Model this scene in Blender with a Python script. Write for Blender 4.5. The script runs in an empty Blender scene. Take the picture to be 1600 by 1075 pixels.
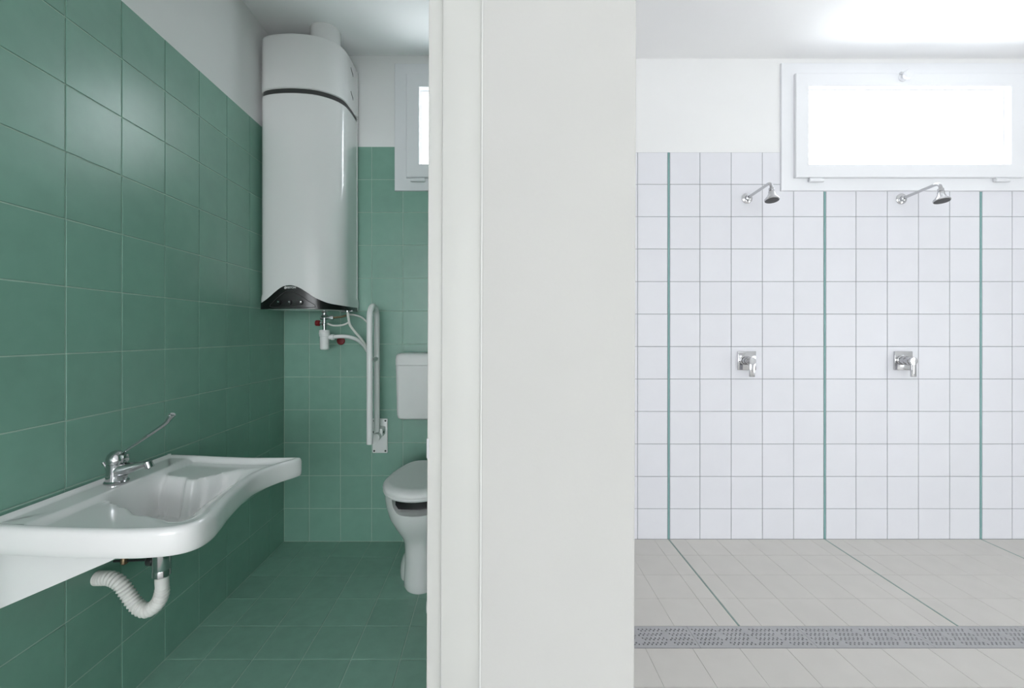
import bpy, bmesh, math, random
import numpy as np
from mathutils import Vector, Matrix

random.seed(7)
S = bpy.context.scene
COL = S.collection

# ------------------------------------------------------------------ camera
CAM_Z = 1.31
FPX, PX0, PY0 = 666.0, 770.0, 523.0
cam_d = bpy.data.cameras.new('camera')
cam = bpy.data.objects.new('camera', cam_d); COL.objects.link(cam)
cam.location = (0, 0, CAM_Z); cam.rotation_euler = (math.pi / 2, 0, 0)
cam_d.sensor_width = 36; cam_d.sensor_fit = 'HORIZONTAL'
cam_d.lens = FPX / 1600 * 36
cam_d.shift_x = (800 - PX0) / 1600
cam_d.shift_y = -(537.5 - PY0) / 1600
cam_d.clip_start = 0.02
S.camera = cam

# ------------------------------------------------------------------ world, daylight, exposure
S.view_settings.view_transform = 'Standard'
S.view_settings.look = 'None'
S.view_settings.gamma = 1
S.view_settings.use_curve_mapping = False
S.view_settings.exposure = 0.22
S.cycles.use_denoising = True
S.cycles.max_bounces = 12
S.cycles.diffuse_bounces = 8
S.cycles.sample_clamp_indirect = 6

w = bpy.data.worlds.new('overcast_sky'); S.world = w; w.use_nodes = True
bg = w.node_tree.nodes['Background']
bg.inputs[0].default_value = (0.965, 0.982, 1.0, 1); bg.inputs[1].default_value = 9.0


def area(name, loc, rot, sx, sy, power, col, portal=False):
    l = bpy.data.lights.new(name, 'AREA'); l.shape = 'RECTANGLE'; l.size = sx; l.size_y = sy
    l.energy = power; l.color = col
    if portal: l.cycles.is_portal = True
    o = bpy.data.objects.new(name, l); COL.objects.link(o); o.location = loc; o.rotation_euler = rot
    return o


# sky portals in each window opening, plus an added lamp boosting the bathroom window
R90 = math.pi / 2
area('portal_window_1', (-0.292, 2.83, 2.62), (-R90, 0, 0), 0.62, 0.75, 1, (1, 1, 1), True)
area('portal_window_2', (2.64, 3.0, 2.63), (-R90, 0, 0), 1.55, 0.76, 1, (1, 1, 1), True)
area('portal_unseen_window_3', (3.7, -5.22, 1.32), (R90, 0, 0), 0.9, 2.05, 1, (1, 1, 1), True)
area('portal_unseen_window_4', (0.15, -5.22, 1.55), (R90, 0, 0), 3.0, 2.5, 1, (1, 1, 1), True)
area('portal_unseen_window_5', (5.42, -0.475, 0.9), (0, R90, 0), 1.7, 1.15, 1, (1, 1, 1), True)
area('sky_boost_window_1', (-0.29, 3.35, 3.15), (-R90 + 0.6, 0, 0), 0.9, 0.6, 50, (0.88, 0.94, 1.0))


# ------------------------------------------------------------------ materials
def srgb(r, g, b):
    f = lambda c: (c / 255 / 12.92) if c / 255 <= 0.04045 else ((c / 255 + 0.055) / 1.055) ** 2.4
    return (f(r), f(g), f(b), 1)


def mat(name, col, rough=0.5, metal=0.0, spec=0.5, vary=0.0, noise=0.0, nscale=8.0, bump=0.0, bscale=200.0,
        coat=0.0, rvary=0.0, transl=0.0):
    m = bpy.data.materials.new(name); m.use_nodes = True
    nt = m.node_tree; N = nt.nodes; L = nt.links
    b = N['Principled BSDF']
    b.inputs['Roughness'].default_value = rough
    b.inputs['Metallic'].default_value = metal
    b.inputs['Specular IOR Level'].default_value = spec
    b.inputs['Coat Weight'].default_value = coat
    b.inputs['Coat Roughness'].default_value = 0.05
    geo = N.new('ShaderNodeNewGeometry')
    hsv = N.new('ShaderNodeHueSaturation'); hsv.inputs['Color'].default_value = col
    add = N.new('ShaderNodeMath'); add.operation = 'ADD'; add.inputs[1].default_value = 0; add.inputs[0].default_value = 1.0
    if noise:
        n = N.new('ShaderNodeTexNoise'); n.inputs['Scale'].default_value = nscale; n.inputs['Detail'].default_value = 4
        L.new(geo.outputs['Position'], n.inputs['Vector'])
        mr = N.new('ShaderNodeMapRange'); mr.inputs['To Min'].default_value = 1 - noise; mr.inputs['To Max'].default_value = 1 + noise
        mr.inputs['From Min'].default_value = 0.3; mr.inputs['From Max'].default_value = 0.7
        L.new(n.outputs['Fac'], mr.inputs['Value']); L.new(mr.outputs[0], add.inputs[0])
    if vary:
        oi = N.new('ShaderNodeObjectInfo')
        m2 = N.new('ShaderNodeMapRange'); m2.inputs['To Min'].default_value = -vary; m2.inputs['To Max'].default_value = vary
        L.new(oi.outputs['Random'], m2.inputs['Value']); L.new(m2.outputs[0], add.inputs[1])
    L.new(add.outputs[0], hsv.inputs['Value'])
    L.new(hsv.outputs[0], b.inputs['Base Color'])
    if bump:
        nb = N.new('ShaderNodeTexNoise'); nb.inputs['Scale'].default_value = bscale; nb.inputs['Detail'].default_value = 3
        L.new(geo.outputs['Position'], nb.inputs['Vector'])
        bp = N.new('ShaderNodeBump'); bp.inputs['Strength'].default_value = bump; bp.inputs['Distance'].default_value = 0.002
        L.new(nb.outputs['Fac'], bp.inputs['Height']); L.new(bp.outputs[0], b.inputs['Normal'])
    return m


M = {}
M['plaster'] = mat('white_plaster', srgb(228, 228, 228), 0.9, spec=0.2, noise=0.012, nscale=3, bump=0.06, bscale=160)
M['ceiling'] = mat('white_ceiling_paint', srgb(244, 244, 245), 0.95, spec=0.1, noise=0.01, nscale=2)
M['column'] = mat('warm_white_plaster', srgb(182, 181, 178), 0.85, spec=0.2, noise=0.01, nscale=5, bump=0.08, bscale=120)
M['casing'] = mat('white_painted_casing', srgb(182, 182, 178), 0.45, spec=0.35, noise=0.012, nscale=9)
M['edge_highlight'] = mat('painted_edge_highlight', srgb(196, 196, 193), 0.7, noise=0.01, nscale=20)  # paler than the column, stands in for its lit edge
M['green'] = mat('green_glazed_tile', srgb(120, 161, 145), 0.33, spec=0.7, vary=0.03, noise=0.045, nscale=14, bump=0.05, bscale=60)
M['green_floor'] = mat('green_floor_tile', srgb(136, 174, 159), 0.42, spec=0.5, vary=0.03, noise=0.06, nscale=18, bump=0.05, bscale=90)
M['green_grout'] = mat('pale_green_grout', srgb(176, 198, 186), 0.9, noise=0.05, nscale=30)
M['white_tile'] = mat('white_glazed_tile', srgb(217, 217, 222), 0.42, spec=0.4, vary=0.012, noise=0.008, nscale=10, bump=0.02, bscale=40)
M['grey_grout'] = mat('grey_grout', srgb(140, 143, 146), 0.9, noise=0.05, nscale=30)
M['beige_tile'] = mat('beige_grey_floor_tile', srgb(205, 202, 197), 0.6, spec=0.3, vary=0.012, noise=0.02, nscale=9, bump=0.05, bscale=120)
M['beige_grout'] = mat('beige_grout', srgb(198, 196, 190), 0.9, noise=0.05, nscale=30)
M['teal'] = mat('teal_inlay', srgb(120, 160, 158), 0.5, noise=0.03, nscale=30)
M['teal_grey'] = mat('grey_green_joint', srgb(140, 162, 155), 0.6, noise=0.05, nscale=30)
M['frame'] = mat('white_window_pvc', srgb(226, 227, 230), 0.4, spec=0.4, noise=0.006, nscale=6)
M['ceramic'] = mat('white_ceramic', srgb(230, 229, 229), 0.12, spec=0.5, coat=0.3, noise=0.006, nscale=5)
M['plastic'] = mat('white_plastic', srgb(232, 231, 231), 0.35, spec=0.45, noise=0.008, nscale=12)
M['hoseplastic'] = mat('grey_white_flex_plastic', srgb(222, 220, 216), 0.5, noise=0.02, nscale=25)
M['enamel'] = mat('white_enamelled_steel', srgb(228, 227, 227), 0.15, spec=0.5, coat=1.0, noise=0.004, nscale=4)
M['rail'] = mat('white_coated_tube', srgb(234, 233, 233), 0.3, spec=0.45, noise=0.006, nscale=12)
M['black'] = mat('black_gloss_plastic', srgb(14, 14, 15), 0.25, spec=0.5, noise=0.03, nscale=20)
M['screen'] = mat('black_glass_display', srgb(8, 8, 9), 0.07, spec=0.6, noise=0.02, nscale=10)
M['dgrey'] = mat('dark_grey_plastic', srgb(58, 58, 58), 0.4, noise=0.03, nscale=20)
M['chrome'] = mat('polished_chrome', srgb(196, 196, 198), 0.1, metal=1.0, noise=0.02, nscale=30)
M['steel'] = mat('brushed_steel', srgb(176, 176, 178), 0.5, metal=0.35, noise=0.03, nscale=40, bump=0.05, bscale=300)
M['dsteel'] = mat('dark_steel', srgb(70, 72, 72), 0.4, metal=0.8, noise=0.05, nscale=30)
M['trough'] = mat('dark_drain_channel', srgb(48, 50, 54), 0.6, noise=0.1, nscale=30)
M['red'] = mat('dark_red_plastic', srgb(120, 22, 28), 0.4, noise=0.05, nscale=30)
M['brass'] = mat('tarnished_brass', srgb(120, 104, 82), 0.4, metal=0.9, noise=0.08, nscale=40)
M['mark'] = mat('white_print', srgb(225, 225, 225), 0.5, noise=0.01, nscale=40)


def glass_mat():
    m = bpy.data.materials.new('window_glass'); m.use_nodes = True
    N = m.node_tree.nodes; L = m.node_tree.links
    N.remove(N['Principled BSDF']); out = N['Material Output']
    t = N.new('ShaderNodeBsdfTransparent'); t.inputs[0].default_value = (0.97, 0.985, 0.99, 1)
    g = N.new('ShaderNodeBsdfGlossy'); g.inputs['Roughness'].default_value = 0.03
    mx = N.new('ShaderNodeMixShader'); mx.inputs[0].default_value = 0.05
    L.new(t.outputs[0], mx.inputs[1]); L.new(g.outputs[0], mx.inputs[2]); L.new(mx.outputs[0], out.inputs[0])
    return m


M['glass'] = glass_mat()


# ------------------------------------------------------------------ helpers
def cr(pts, closed=False, n=8):
    """Catmull-Rom through pts, n samples per span."""
    P = [Vector(p) for p in pts]; out = []; k = len(P)
    for i in range(k if closed else k - 1):
        if closed:
            a, b, c, d = P[i - 1], P[i], P[(i + 1) % k], P[(i + 2) % k]
        else:
            a, b, c, d = P[max(i - 1, 0)], P[i], P[i + 1], P[min(i + 2, k - 1)]
        for j in range(n):
            t = j / n
            out.append(0.5 * ((2 * b) + (c - a) * t + (2 * a - 5 * b + 4 * c - d) * t * t + (3 * b - a - 3 * c + d) * t ** 3))
    if not closed: out.append(P[-1])
    return out


def ss(t):
    t = max(0.0, min(1.0, t)); return t * t * (3 - 2 * t)


def px(x, y, Y):
    """world point at depth Y seen at photo pixel x, y"""
    return Vector(((x - PX0) / FPX * Y, Y, CAM_Z - (y - PY0) / FPX * Y))


class MB:
    def __init__(s): s.v = []; s.f = []

    def mesh(s, vs, fs):
        o = len(s.v); s.v += [Vector(p) for p in vs]; s.f += [tuple(i + o for i in f) for f in fs]; return s

    def box(s, x0, x1, y0, y1, z0, z1, bevel=0.0, seg=2):
        bm = bmesh.new(); bmesh.ops.create_cube(bm, size=1)
        for v in bm.verts:
            v.co = Vector(((x0 + x1) / 2 + v.co.x * (x1 - x0), (y0 + y1) / 2 + v.co.y * (y1 - y0), (z0 + z1) / 2 + v.co.z * (z1 - z0)))
        if bevel: bmesh.ops.bevel(bm, geom=bm.edges[:], offset=bevel, segments=seg, affect='EDGES', profile=0.5)
        return s.bm(bm)

    def bm(s, bm):
        bm.verts.ensure_lookup_table(); bm.verts.index_update()
        s.mesh([v.co.copy() for v in bm.verts], [[v.index for v in f.verts] for f in bm.faces]); bm.free(); return s

    def loft(s, rings, cap0=True, cap1=True, closed=True):
        n = len(rings[0]); vs = []; fs = []
        for r in rings: vs += list(r)
        for i in range(len(rings) - 1):
            for j in range(n if closed else n - 1):
                k = (j + 1) % n
                fs.append((i * n + j, i * n + k, (i + 1) * n + k, (i + 1) * n + j))
        if cap0: fs.append(tuple(range(n - 1, -1, -1)))
        if cap1: fs.append(tuple((len(rings) - 1) * n + j for j in range(n)))
        return s.mesh(vs, fs)

    def tube(s, path, r, seg=14, caps=True):
        P = [Vector(p) for p in path]; rings = []
        t0 = (P[1] - P[0]).normalized()
        up = Vector((0, 0, 1)) if abs(t0.z) < 0.9 else Vector((1, 0, 0))
        nrm = (up - t0 * up.dot(t0)).normalized()
        for i, p in enumerate(P):
            t = (P[min(i + 1, len(P) - 1)] - P[max(i - 1, 0)]).normalized()
            nrm = (nrm - t * nrm.dot(t)).normalized(); b = t.cross(nrm)
            rr = r(i / (len(P) - 1)) if callable(r) else r
            rings.append([p + (nrm * math.cos(a) + b * math.sin(a)) * rr for a in [2 * math.pi * q / seg for q in range(seg)]])
        return s.loft(rings, caps, caps)

    def lathe(s, prof, o, d, seg=24, sx=1.0):
        o = Vector(o); d = Vector(d).normalized()
        up = Vector((0, 0, 1)) if abs(d.z) < 0.9 else Vector((0, 1, 0))
        u = (up - d * up.dot(d)).normalized(); b = d.cross(u)
        return s.loft([[o + d * h + (u * math.cos(a) + b * math.sin(a) * sx) * max(r, 1e-4) for a in
                        [2 * math.pi * q / seg for q in range(seg)]] for r, h in prof])

    def prism(s, poly, d0, d1):
        """poly of points, extruded by vectors d0..d1"""
        d0 = Vector(d0); d1 = Vector(d1)
        return s.loft([[Vector(p) + d0 for p in poly], [Vector(p) + d1 for p in poly]])

    def ringframe(s, x0, x1, z0, z1, wd, y0, y1, c=0.003):
        """rectangular frame facing -Y, front at y0, back at y1, chamfered edges"""
        def rect(i, y): return [Vector((x0 + i, y, z0 + i)), Vector((x1 - i, y, z0 + i)), Vector((x1 - i, y, z1 - i)), Vector((x0 + i, y, z1 - i))]
        loops = [rect(0, y1), rect(0, y0 + c), rect(c, y0), rect(wd - c, y0), rect(wd, y0 + c), rect(wd, y1), rect(0, y1)]
        return s.loft(loops, False, False)

    def shear(s, k):
        for v in s.v: v.x += k * (v.z - CAM_Z)
        return s

    def build(s, name, material, parent=None, smooth=35, origin=None):
        root = parent
        while root is not None and root.parent is not None: root = root.parent
        off = Vector(root.location) if root is not None else Vector((0, 0, 0))
        me = bpy.data.meshes.new(name)
        me.from_pydata([tuple(p - off) for p in s.v], [], s.f); me.update()
        bm = bmesh.new(); bm.from_mesh(me)
        bmesh.ops.remove_doubles(bm, verts=bm.verts, dist=1e-6)
        bmesh.ops.recalc_face_normals(bm, faces=bm.faces)
        bm.to_mesh(me); bm.free()
        if smooth:
            me.shade_smooth(); me.set_sharp_from_angle(angle=math.radians(smooth))
        me.materials.append(M[material] if isinstance(material, str) else material)
        o = bpy.data.objects.new(name, me); COL.objects.link(o)
        if parent is not None: o.parent = parent
        return o


def tag(o, label, cat, group=None):
    o['label'] = label; o['category'] = cat
    if group: o['group'] = group
    return o


def struct(o, label=None, cat=None):
    o['kind'] = 'structure'
    if label: o['label'] = label
    if cat: o['category'] = cat
    return o


def empty(name, loc, label, cat, group=None):
    o = bpy.data.objects.new(name, None); COL.objects.link(o); o.location = loc; o.empty_display_size = 0.05
    return tag(o, label, cat, group)


def copy_tree(o, parent=None):
    c = o.copy(); COL.objects.link(c)
    if parent is not None: c.parent = parent
    for ch in list(o.children): copy_tree(ch, c)
    return c


# ------------------------------------------------------------------ tiles
tile_cache = {}


def tile_mesh(polys_key, poly, th, c, material):
    key = (polys_key, th, material)
    if key in tile_cache: return tile_cache[key]
    n = len(poly)
    # inset polygon for chamfer (axis-aligned edges)
    ins = []
    for i in range(n):
        a, b, d = Vector(poly[i - 1]), Vector(poly[i]), Vector(poly[(i + 1) % n])
        e1 = (b - a).normalized(); e2 = (d - b).normalized()
        n1 = Vector((-e1.y, e1.x)); n2 = Vector((-e2.y, e2.x))
        ins.append(b + (n1 + n2) * c)
    vs = [(p[0], p[1], -th) for p in poly] + [(p[0], p[1], -c) for p in poly] + [(p[0], p[1], 0) for p in ins]
    fs = [tuple(range(2 * n, 3 * n))]
    for r in (0, 1):
        for j in range(n):
            k = (j + 1) % n; fs.append((r * n + j, r * n + k, (r + 1) * n + k, (r + 1) * n + j))
    me = bpy.data.meshes.new('tile'); me.from_pydata(vs, [], fs); me.update(); me.materials.append(M[material])
    tile_cache[key] = me
    return me


def add_tile(poly, O, U, V, parent, material, th=0.006, c=0.0012, name='tile', tilt=0.0012):
    """poly in (u,v) plane coords, CCW as seen against the normal U x V; O origin on tile face"""
    cu = sum(p[0] for p in poly) / len(poly); cv = sum(p[1] for p in poly) / len(poly)
    loc = [(round(p[0] - cu, 4), round(p[1] - cv, 4)) for p in poly]
    me = tile_mesh(tuple(loc), loc, th, c, material)
    o = bpy.data.objects.new(name, me); COL.objects.link(o); o.parent = parent
    U = Vector(U); V = Vector(V); Nn = U.cross(V).normalized()
    R = Matrix((U, V, Nn)).transposed().to_4x4()
    a, b = random.uniform(-tilt, tilt), random.uniform(-tilt, tilt)
    o.matrix_local = Matrix.Translation(Vector(O) + U * cu + V * cv) @ R @ Matrix.Rotation(a, 4, 'X') @ Matrix.Rotation(b, 4, 'Y')
    return o


def rect_minus(u0, u1, v0, v1, h):
    """rectangle minus hole rectangle h=(a0,a1,b0,b1) -> polygon list (CCW) or None"""
    if h is None: return [(u0, v0), (u1, v0), (u1, v1), (u0, v1)]
    a0, a1, b0, b1 = h
    if a1 <= u0 or a0 >= u1 or b1 <= v0 or b0 >= v1: return [(u0, v0), (u1, v0), (u1, v1), (u0, v1)]
    cl, crr, cb, ct = a0 > u0, a1 < u1, b0 > v0, b1 < v1
    if not cl and not crr and not cb and not ct: return None
    if not cl and not crr: return [(u0, v0), (u1, v0), (u1, b0), (u0, b0)] if cb else [(u0, b1), (u1, b1), (u1, v1), (u0, v1)]
    if not cb and not ct: return [(u0, v0), (a0, v0), (a0, v1), (u0, v1)] if cl else [(a1, v0), (u1, v0), (u1, v1), (a1, v1)]
    if cl and cb: return [(u0, v0), (u1, v0), (u1, b0), (a0, b0), (a0, v1), (u0, v1)]
    if crr and cb: return [(u0, v0), (u1, v0), (u1, v1), (a1, v1), (a1, b0), (u0, b0)]
    return [(u0, v0), (u1, v0), (u1, v1), (u0, v1)]


def tile_grid(us, vs, gap, O, U, V, parent, material, hole=None, skip=None, **kw):
    g = gap / 2
    for i in range(len(us) - 1):
        for j in range(len(vs) - 1):
            if us[i + 1] - us[i] < 0.012: continue
            p = rect_minus(us[i] + g, us[i + 1] - g, vs[j] + g, vs[j + 1] - g, hole)
            if p is None: continue
            add_tile(p, O, U, V, parent, material, **kw)


# ------------------------------------------------------------------ room shell
XL = -1.322          # face of the green side wall
YB = 2.70            # face of the green back wall
YS = 2.73            # face of the shower back wall
ZC = 3.08            # ceiling
XR = 5.2
YH = -5.0            # rear wall of the hall behind the camera
ROW = 0.2085
W1 = (-0.62, 0.035, px(0, 299, YB).z, px(0, 101, YB).z)      # outer frame of green-room window
W2 = (1.8405, 3.44, px(0, 299, YS).z, px(0, 100, YS).z)     # outer frame of shower window
PL, PRt = 0.060, 0.2015                                    # partition faces
SH = 0.0035

# ceilings, floors
struct(MB().box(XL - 0.25, XR + 0.25, YH - 0.25, 3.0, ZC, ZC + 0.2).build('ceiling', 'ceiling', smooth=0))
floor_l = struct(MB().box(XL - 0.25, PL, 0.60, 2.95, -0.2, -0.0025).build('floor_left', 'green_grout', smooth=0))
SL = 0.0277


def zs(Y): return -SL * (YS - Y)


fl = MB()
poly = [(0, YS + 0.2, -0.3), (0, YS + 0.2, -0.0025), (0, YS, -0.0025), (0, 1.949, zs(1.949) - 0.0025), (0, 1.949, -0.3)]
fl.prism(poly, (PRt - 0.1, 0, 0), (XR, 0, 0))
zN = zs(1.949)
poly = [(0, 1.810, -0.3), (0, 1.810, zN - 0.0025), (0, YH - 0.1, zN - 0.0025), (0, YH - 0.1, -0.3)]
fl.prism(poly, (PRt - 0.1, 0, 0), (XR, 0, 0))
floor_r = struct(fl.build('floor_right', 'beige_grout', smooth=0))
floor_h = struct(MB().box(XL - 0.25, PRt - 0.1, YH - 0.1, 0.60, -0.2, zN).build('floor_hall', 'beige_tile', smooth=0))

# left wall (bathroom) and hall left wall
wall_l = MB().box(XL - 0.25, XL - 0.0025, 0.74, 2.95, -0.1, 12 * ROW - 0.001).build('wall_left', 'green_grout', smooth=0)
struct(wall_l)
struct(MB().box(XL - 0.25, XL - 0.003, 0.74, 2.95, 12 * ROW - 0.001, ZC + 0.1).build('wall_left_upper', 'plaster', smooth=0))
struct(MB().box(XL - 0.25, XL - 0.003, YH - 0.1, 0.60, -0.1, ZC + 0.1).build('wall_hall_left', 'plaster', smooth=0))


def wall_hole(x0, x1, z0, z1, h, y0, y1):
    m = MB()
    a0, a1, b0, b1 = h
    m.box(x0, a0, y0, y1, z0, z1); m.box(a1, x1, y0, y1, z0, z1)
    if b0 > z0: m.box(a0, a1, y0, y1, z0, b0)
    if b1 < z1: m.box(a0, a1, y0, y1, b1, z1)
    return m


def clipped(x0, x1, z0, z1, h, y0, y1):
    """wall slab from z0 to z1 with a hole h clipped to that band"""
    if h[2] >= z1 or h[3] <= z0: return MB().box(x0, x1, y0, y1, z0, z1)
    return wall_hole(x0, x1, z0, z1, (h[0], h[1], max(h[2], z0), min(h[3], z1)), y0, y1)


H1 = (W1[0] + 0.05, W1[1] - 0.05, W1[2] + 0.05, W1[3] - 0.05)
H2 = (W2[0] + 0.05, W2[1] - 0.05, W2[2] + 0.05, W2[3] - 0.05)
TOP_S = px(0, 238, YS).z
wall_bl = struct(clipped(XL - 0.25, PL + 0.1, -0.1, 12 * ROW - 0.001, H1, YB + 0.0025, 2.82).build('wall_back_left', 'green_grout', smooth=0))
struct(clipped(XL - 0.25, PL + 0.1, 12 * ROW - 0.001, ZC + 0.1, H1, YB + 0.003, 2.82).build('wall_back_left_upper', 'plaster', smooth=0))
wall_br = struct(clipped(PL + 0.1, XR + 0.25, -0.1, TOP_S, H2, YS + 0.0025, 2.98).build('wall_back_right', 'grey_grout', smooth=0))
struct(clipped(PL + 0.1, XR + 0.25, TOP_S, ZC + 0.1, H2, YS + 0.003, 2.98).build('wall_back_right_upper', 'plaster', smooth=0))

# partition between the two rooms; its end faces the camera
part_m = MB().box(-0.0165, PRt, 0.60, 0.76, -0.1, ZC + 0.05, 0.0035, 3)
part_m.box(-0.060, -0.014, 0.63, 0.76, -0.1, ZC + 0.05)
part_m.box(PL, PRt - 0.0005, 0.75, YB + 0.03, -0.1, ZC + 0.05)
wall_p = struct(part_m.shear(SH).build('wall_partition', 'column', smooth=30))

# front wall of the green bathroom: wide doorway, lintel above
DZ = 2.55
front = MB().box(XL - 0.25, XL + 0.03, 0.60, 0.74, -0.1, ZC + 0.05)
front.box(XL + 0.03, -0.017, 0.60, 0.74, DZ + 0.05, ZC + 0.05)
struct(front.build('wall_front_left', 'column', smooth=0))
# right-hand door casing and jamb, seen at the left edge of the partition
cas = MB().box(px(690, 0, 0.605).x, -0.0100, 0.6035, 0.64, -0.02, DZ + 0.06, 0.002, 2).shear(SH)
trim1 = struct(cas.build('trim_1', 'casing', smooth=30))
MB().tube([(-0.0162, 0.6018, -0.02), (-0.0162, 0.6018, DZ + 0.05)], 0.0016, 8).shear(SH).build('highlight_bead', 'edge_highlight', trim1)  # thin pale bead added as a painted highlight along the column edge
jx0 = px(668, 0, 0.612).x
jamb = MB().box(jx0, px(690, 0, 0.612).x + 0.004, 0.612, 0.745, -0.02, DZ, 0.002, 2).shear(SH)
trim2 = struct(jamb.build('trim_2', 'casing', smooth=30))
st = MB().box(jx0 - 0.0012, jx0 + 0.003, 0.6125, 0.618, 1.132, 1.161, 0.0008, 1).shear(SH)
st.box(jx0 + 0.0004, jx0 + 0.0022, 0.6112, 0.6125, 1.132, 1.161)
st.build('strike_plate', 'steel', trim2)
bmp = MB().lathe([(0.0005, 0.0), (0.012, 0.001), (0.0185, 0.005), (0.0185, 0.010), (0.001, 0.0105)], (jx0 - 0.0105, 0.672, 0.885), (1, 0, 0), 24)
bmp.build('door_buffer', 'plastic', trim2)
struct(MB().box(XL + 0.03, XL + 0.05, 0.59, 0.745, -0.02, DZ + 0.05, 0.002, 1).build('trim_3', 'casing', smooth=30))
struct(MB().box(XL + 0.05, jx0 + 0.01, 0.59, 0.745, DZ, DZ + 0.05, 0.002, 1).build('trim_4', 'casing', smooth=30))

# hall behind the camera and far right wall (unseen openings sized for their light)
Y5a, Y5b, Z5 = -1.0, 0.05, 1.7
wr = MB().box(XR, XR + 0.2, YH - 0.1, Y5a, -0.1, ZC + 0.1).box(XR, XR + 0.2, Y5b, 3.0, -0.1, ZC + 0.1)
wr.box(XR, XR + 0.2, Y5a, Y5b, -0.1, 0.1).box(XR, XR + 0.2, Y5a, Y5b, Z5, ZC + 0.1)
struct(wr.build('wall_right', 'plaster', smooth=0))
w5 = MB().box(XR + 0.08, XR + 0.14, Y5a, Y5a + 0.07, 0.1, Z5).box(XR + 0.08, XR + 0.14, Y5b - 0.07, Y5b, 0.1, Z5)
w5.box(XR + 0.08, XR + 0.14, Y5a + 0.07, Y5b - 0.07, 0.1, 0.17).box(XR + 0.08, XR + 0.14, Y5a + 0.07, Y5b - 0.07, Z5 - 0.07, Z5)
w5 = struct(w5.build('unseen_window_5', 'frame', smooth=0))  # unseen window added to light the shower room from the right
MB().box(XR + 0.11, XR + 0.116, Y5a + 0.07, Y5b - 0.07, 0.17, Z5 - 0.07).build('pane', 'glass', w5, smooth=0)
rear = MB(); y0, y1 = YH - 0.2, YH
RW = ((-1.3, 1.6, 0.35, 2.75), (3.3, 4.1, 0.35, 2.3))
rear.box(XL - 0.25, RW[0][0], y0, y1, -0.1, ZC + 0.1); rear.box(RW[0][1], RW[1][0], y0, y1, -0.1, ZC + 0.1); rear.box(RW[1][1], XR + 0.25, y0, y1, -0.1, ZC + 0.1)
for q in RW:
    rear.box(q[0], q[1], y0, y1, -0.1, q[2]); rear.box(q[0], q[1], y0, y1, q[3], ZC + 0.1)
struct(rear.build('wall_rear', 'plaster', smooth=0))

# ------------------------------------------------------------------ green tiling
zrows = [ROW * k for k in range(13)]
ycols = [YB] + [2.519 - 0.2 * k for k in range(9)] + [0.742]
us = sorted(ycols)
# left wall: normal +X ; U = +Y, V = +Z
tile_grid(us, zrows, 0.0036, (XL, 0, 0), (0, 1, 0), (0, 0, 1), wall_l, 'green', tilt=0.0022)
# back wall: normal -Y ; U = +X, V = +Z
xg = [XL] + [px(483.0, 0, YB).x + 0.198 * k for k in range(7)] + [PL + SH]
tile_grid(xg, zrows, 0.0036, (0, YB, 0), (1, 0, 0), (0, 0, 1), wall_bl, 'green', hole=W1, tilt=0.0018)
# bathroom floor: normal +Z ; U = +X, V = +Y
xf_ = [XL] + [px(482.0, 0, YB).x + 0.1985 * k for k in range(7)] + [PL - 0.004]
yf_ = sorted([YB] + [2.511 - 0.198 * k for k in range(9)] + [0.745])
tile_grid(xf_, yf_, 0.0038, (0, 0, 0), (1, 0, 0), (0, 1, 0), floor_l, 'green_floor', tilt=0.0008)
# partition, bathroom side: normal -X ; U = -Y, V = +Z
tile_grid(sorted([-y for y in ycols]), zrows, 0.0036, (PL - 0.0085, 0, 0), (0, -1, 0), (0, 0, 1), wall_p, 'green', tilt=0.0008)

# ------------------------------------------------------------------ white shower tiling
zrw = sorted([px(0, y, YS).z for y in (238, 288, 338.5, 389, 440, 490.8, 541.5, 592.2, 643, 693.8, 744.5, 795)] + [0.0])
TW = 0.007


def with_teal(xs, teals, hw):
    out = set(round(x, 5) for x in xs)
    for t in teals:
        out = {x for x in out if abs(x - t) > hw + 0.004} | {round(t - hw, 5), round(t + hw, 5)}
    return sorted(out)


teals = [1.127, 2.127, 3.127, 4.127]
xw = with_teal([PRt] + [0.327 + 0.2 * k for k in range(22)], teals, TW)
tile_grid(xw, zrw, 0.0034, (0, YS, 0), (1, 0, 0), (0, 0, 1), wall_br, 'white_tile', hole=W2, tilt=0.0012)
for t in teals:
    zt = W2[2] - 0.002 if W2[0] < t < W2[1] else TOP_S
    s = MB().box(t - TW + 0.0015, t + TW - 0.0015, YS - 0.0004, YS + 0.006, 0.0005, zt, 0.0006, 1).build('inlay_strip', 'teal', wall_br)
# shower floor: sloped slab behind the drain, level slab before it
xfl = with_teal([PRt] + [0.23 + 0.2 * k for k in range(20)], teals, 0.0045)
Vs = Vector((0, 1, SL)).normalized()
k_ = math.sqrt(1 + SL * SL)
vs_ = [(y - YS) * k_ for y in (1.949, 2.144, 2.344, 2.543, 2.73)]
tile_grid(xfl, vs_, 0.0012, (0, YS, 0), (1, 0, 0), Vs, floor_r, 'beige_tile', tilt=0.0006, c=0.0004)
for t in teals:
    MB().loft([[Vector((t - 0.0032, y, zs(y) + dz)), Vector((t + 0.0032, y, zs(y) + dz)), Vector((t + 0.0032, y, zs(y) - 0.004)), Vector((t - 0.0032, y, zs(y) - 0.004))]
               for y, dz in ((1.950, 0.0003), (2.729, 0.0003))]).build('inlay_strip', 'teal_grey', floor_r)
tile_grid([PRt] + [0.248 + 0.2 * k for k in range(15)], [0.61 + 0.2 * k for k in range(7)], 0.0012, (0, 0, zN), (1, 0, 0), (0, 1, 0), floor_r, 'beige_tile', tilt=0.0006, c=0.0004)
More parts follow.
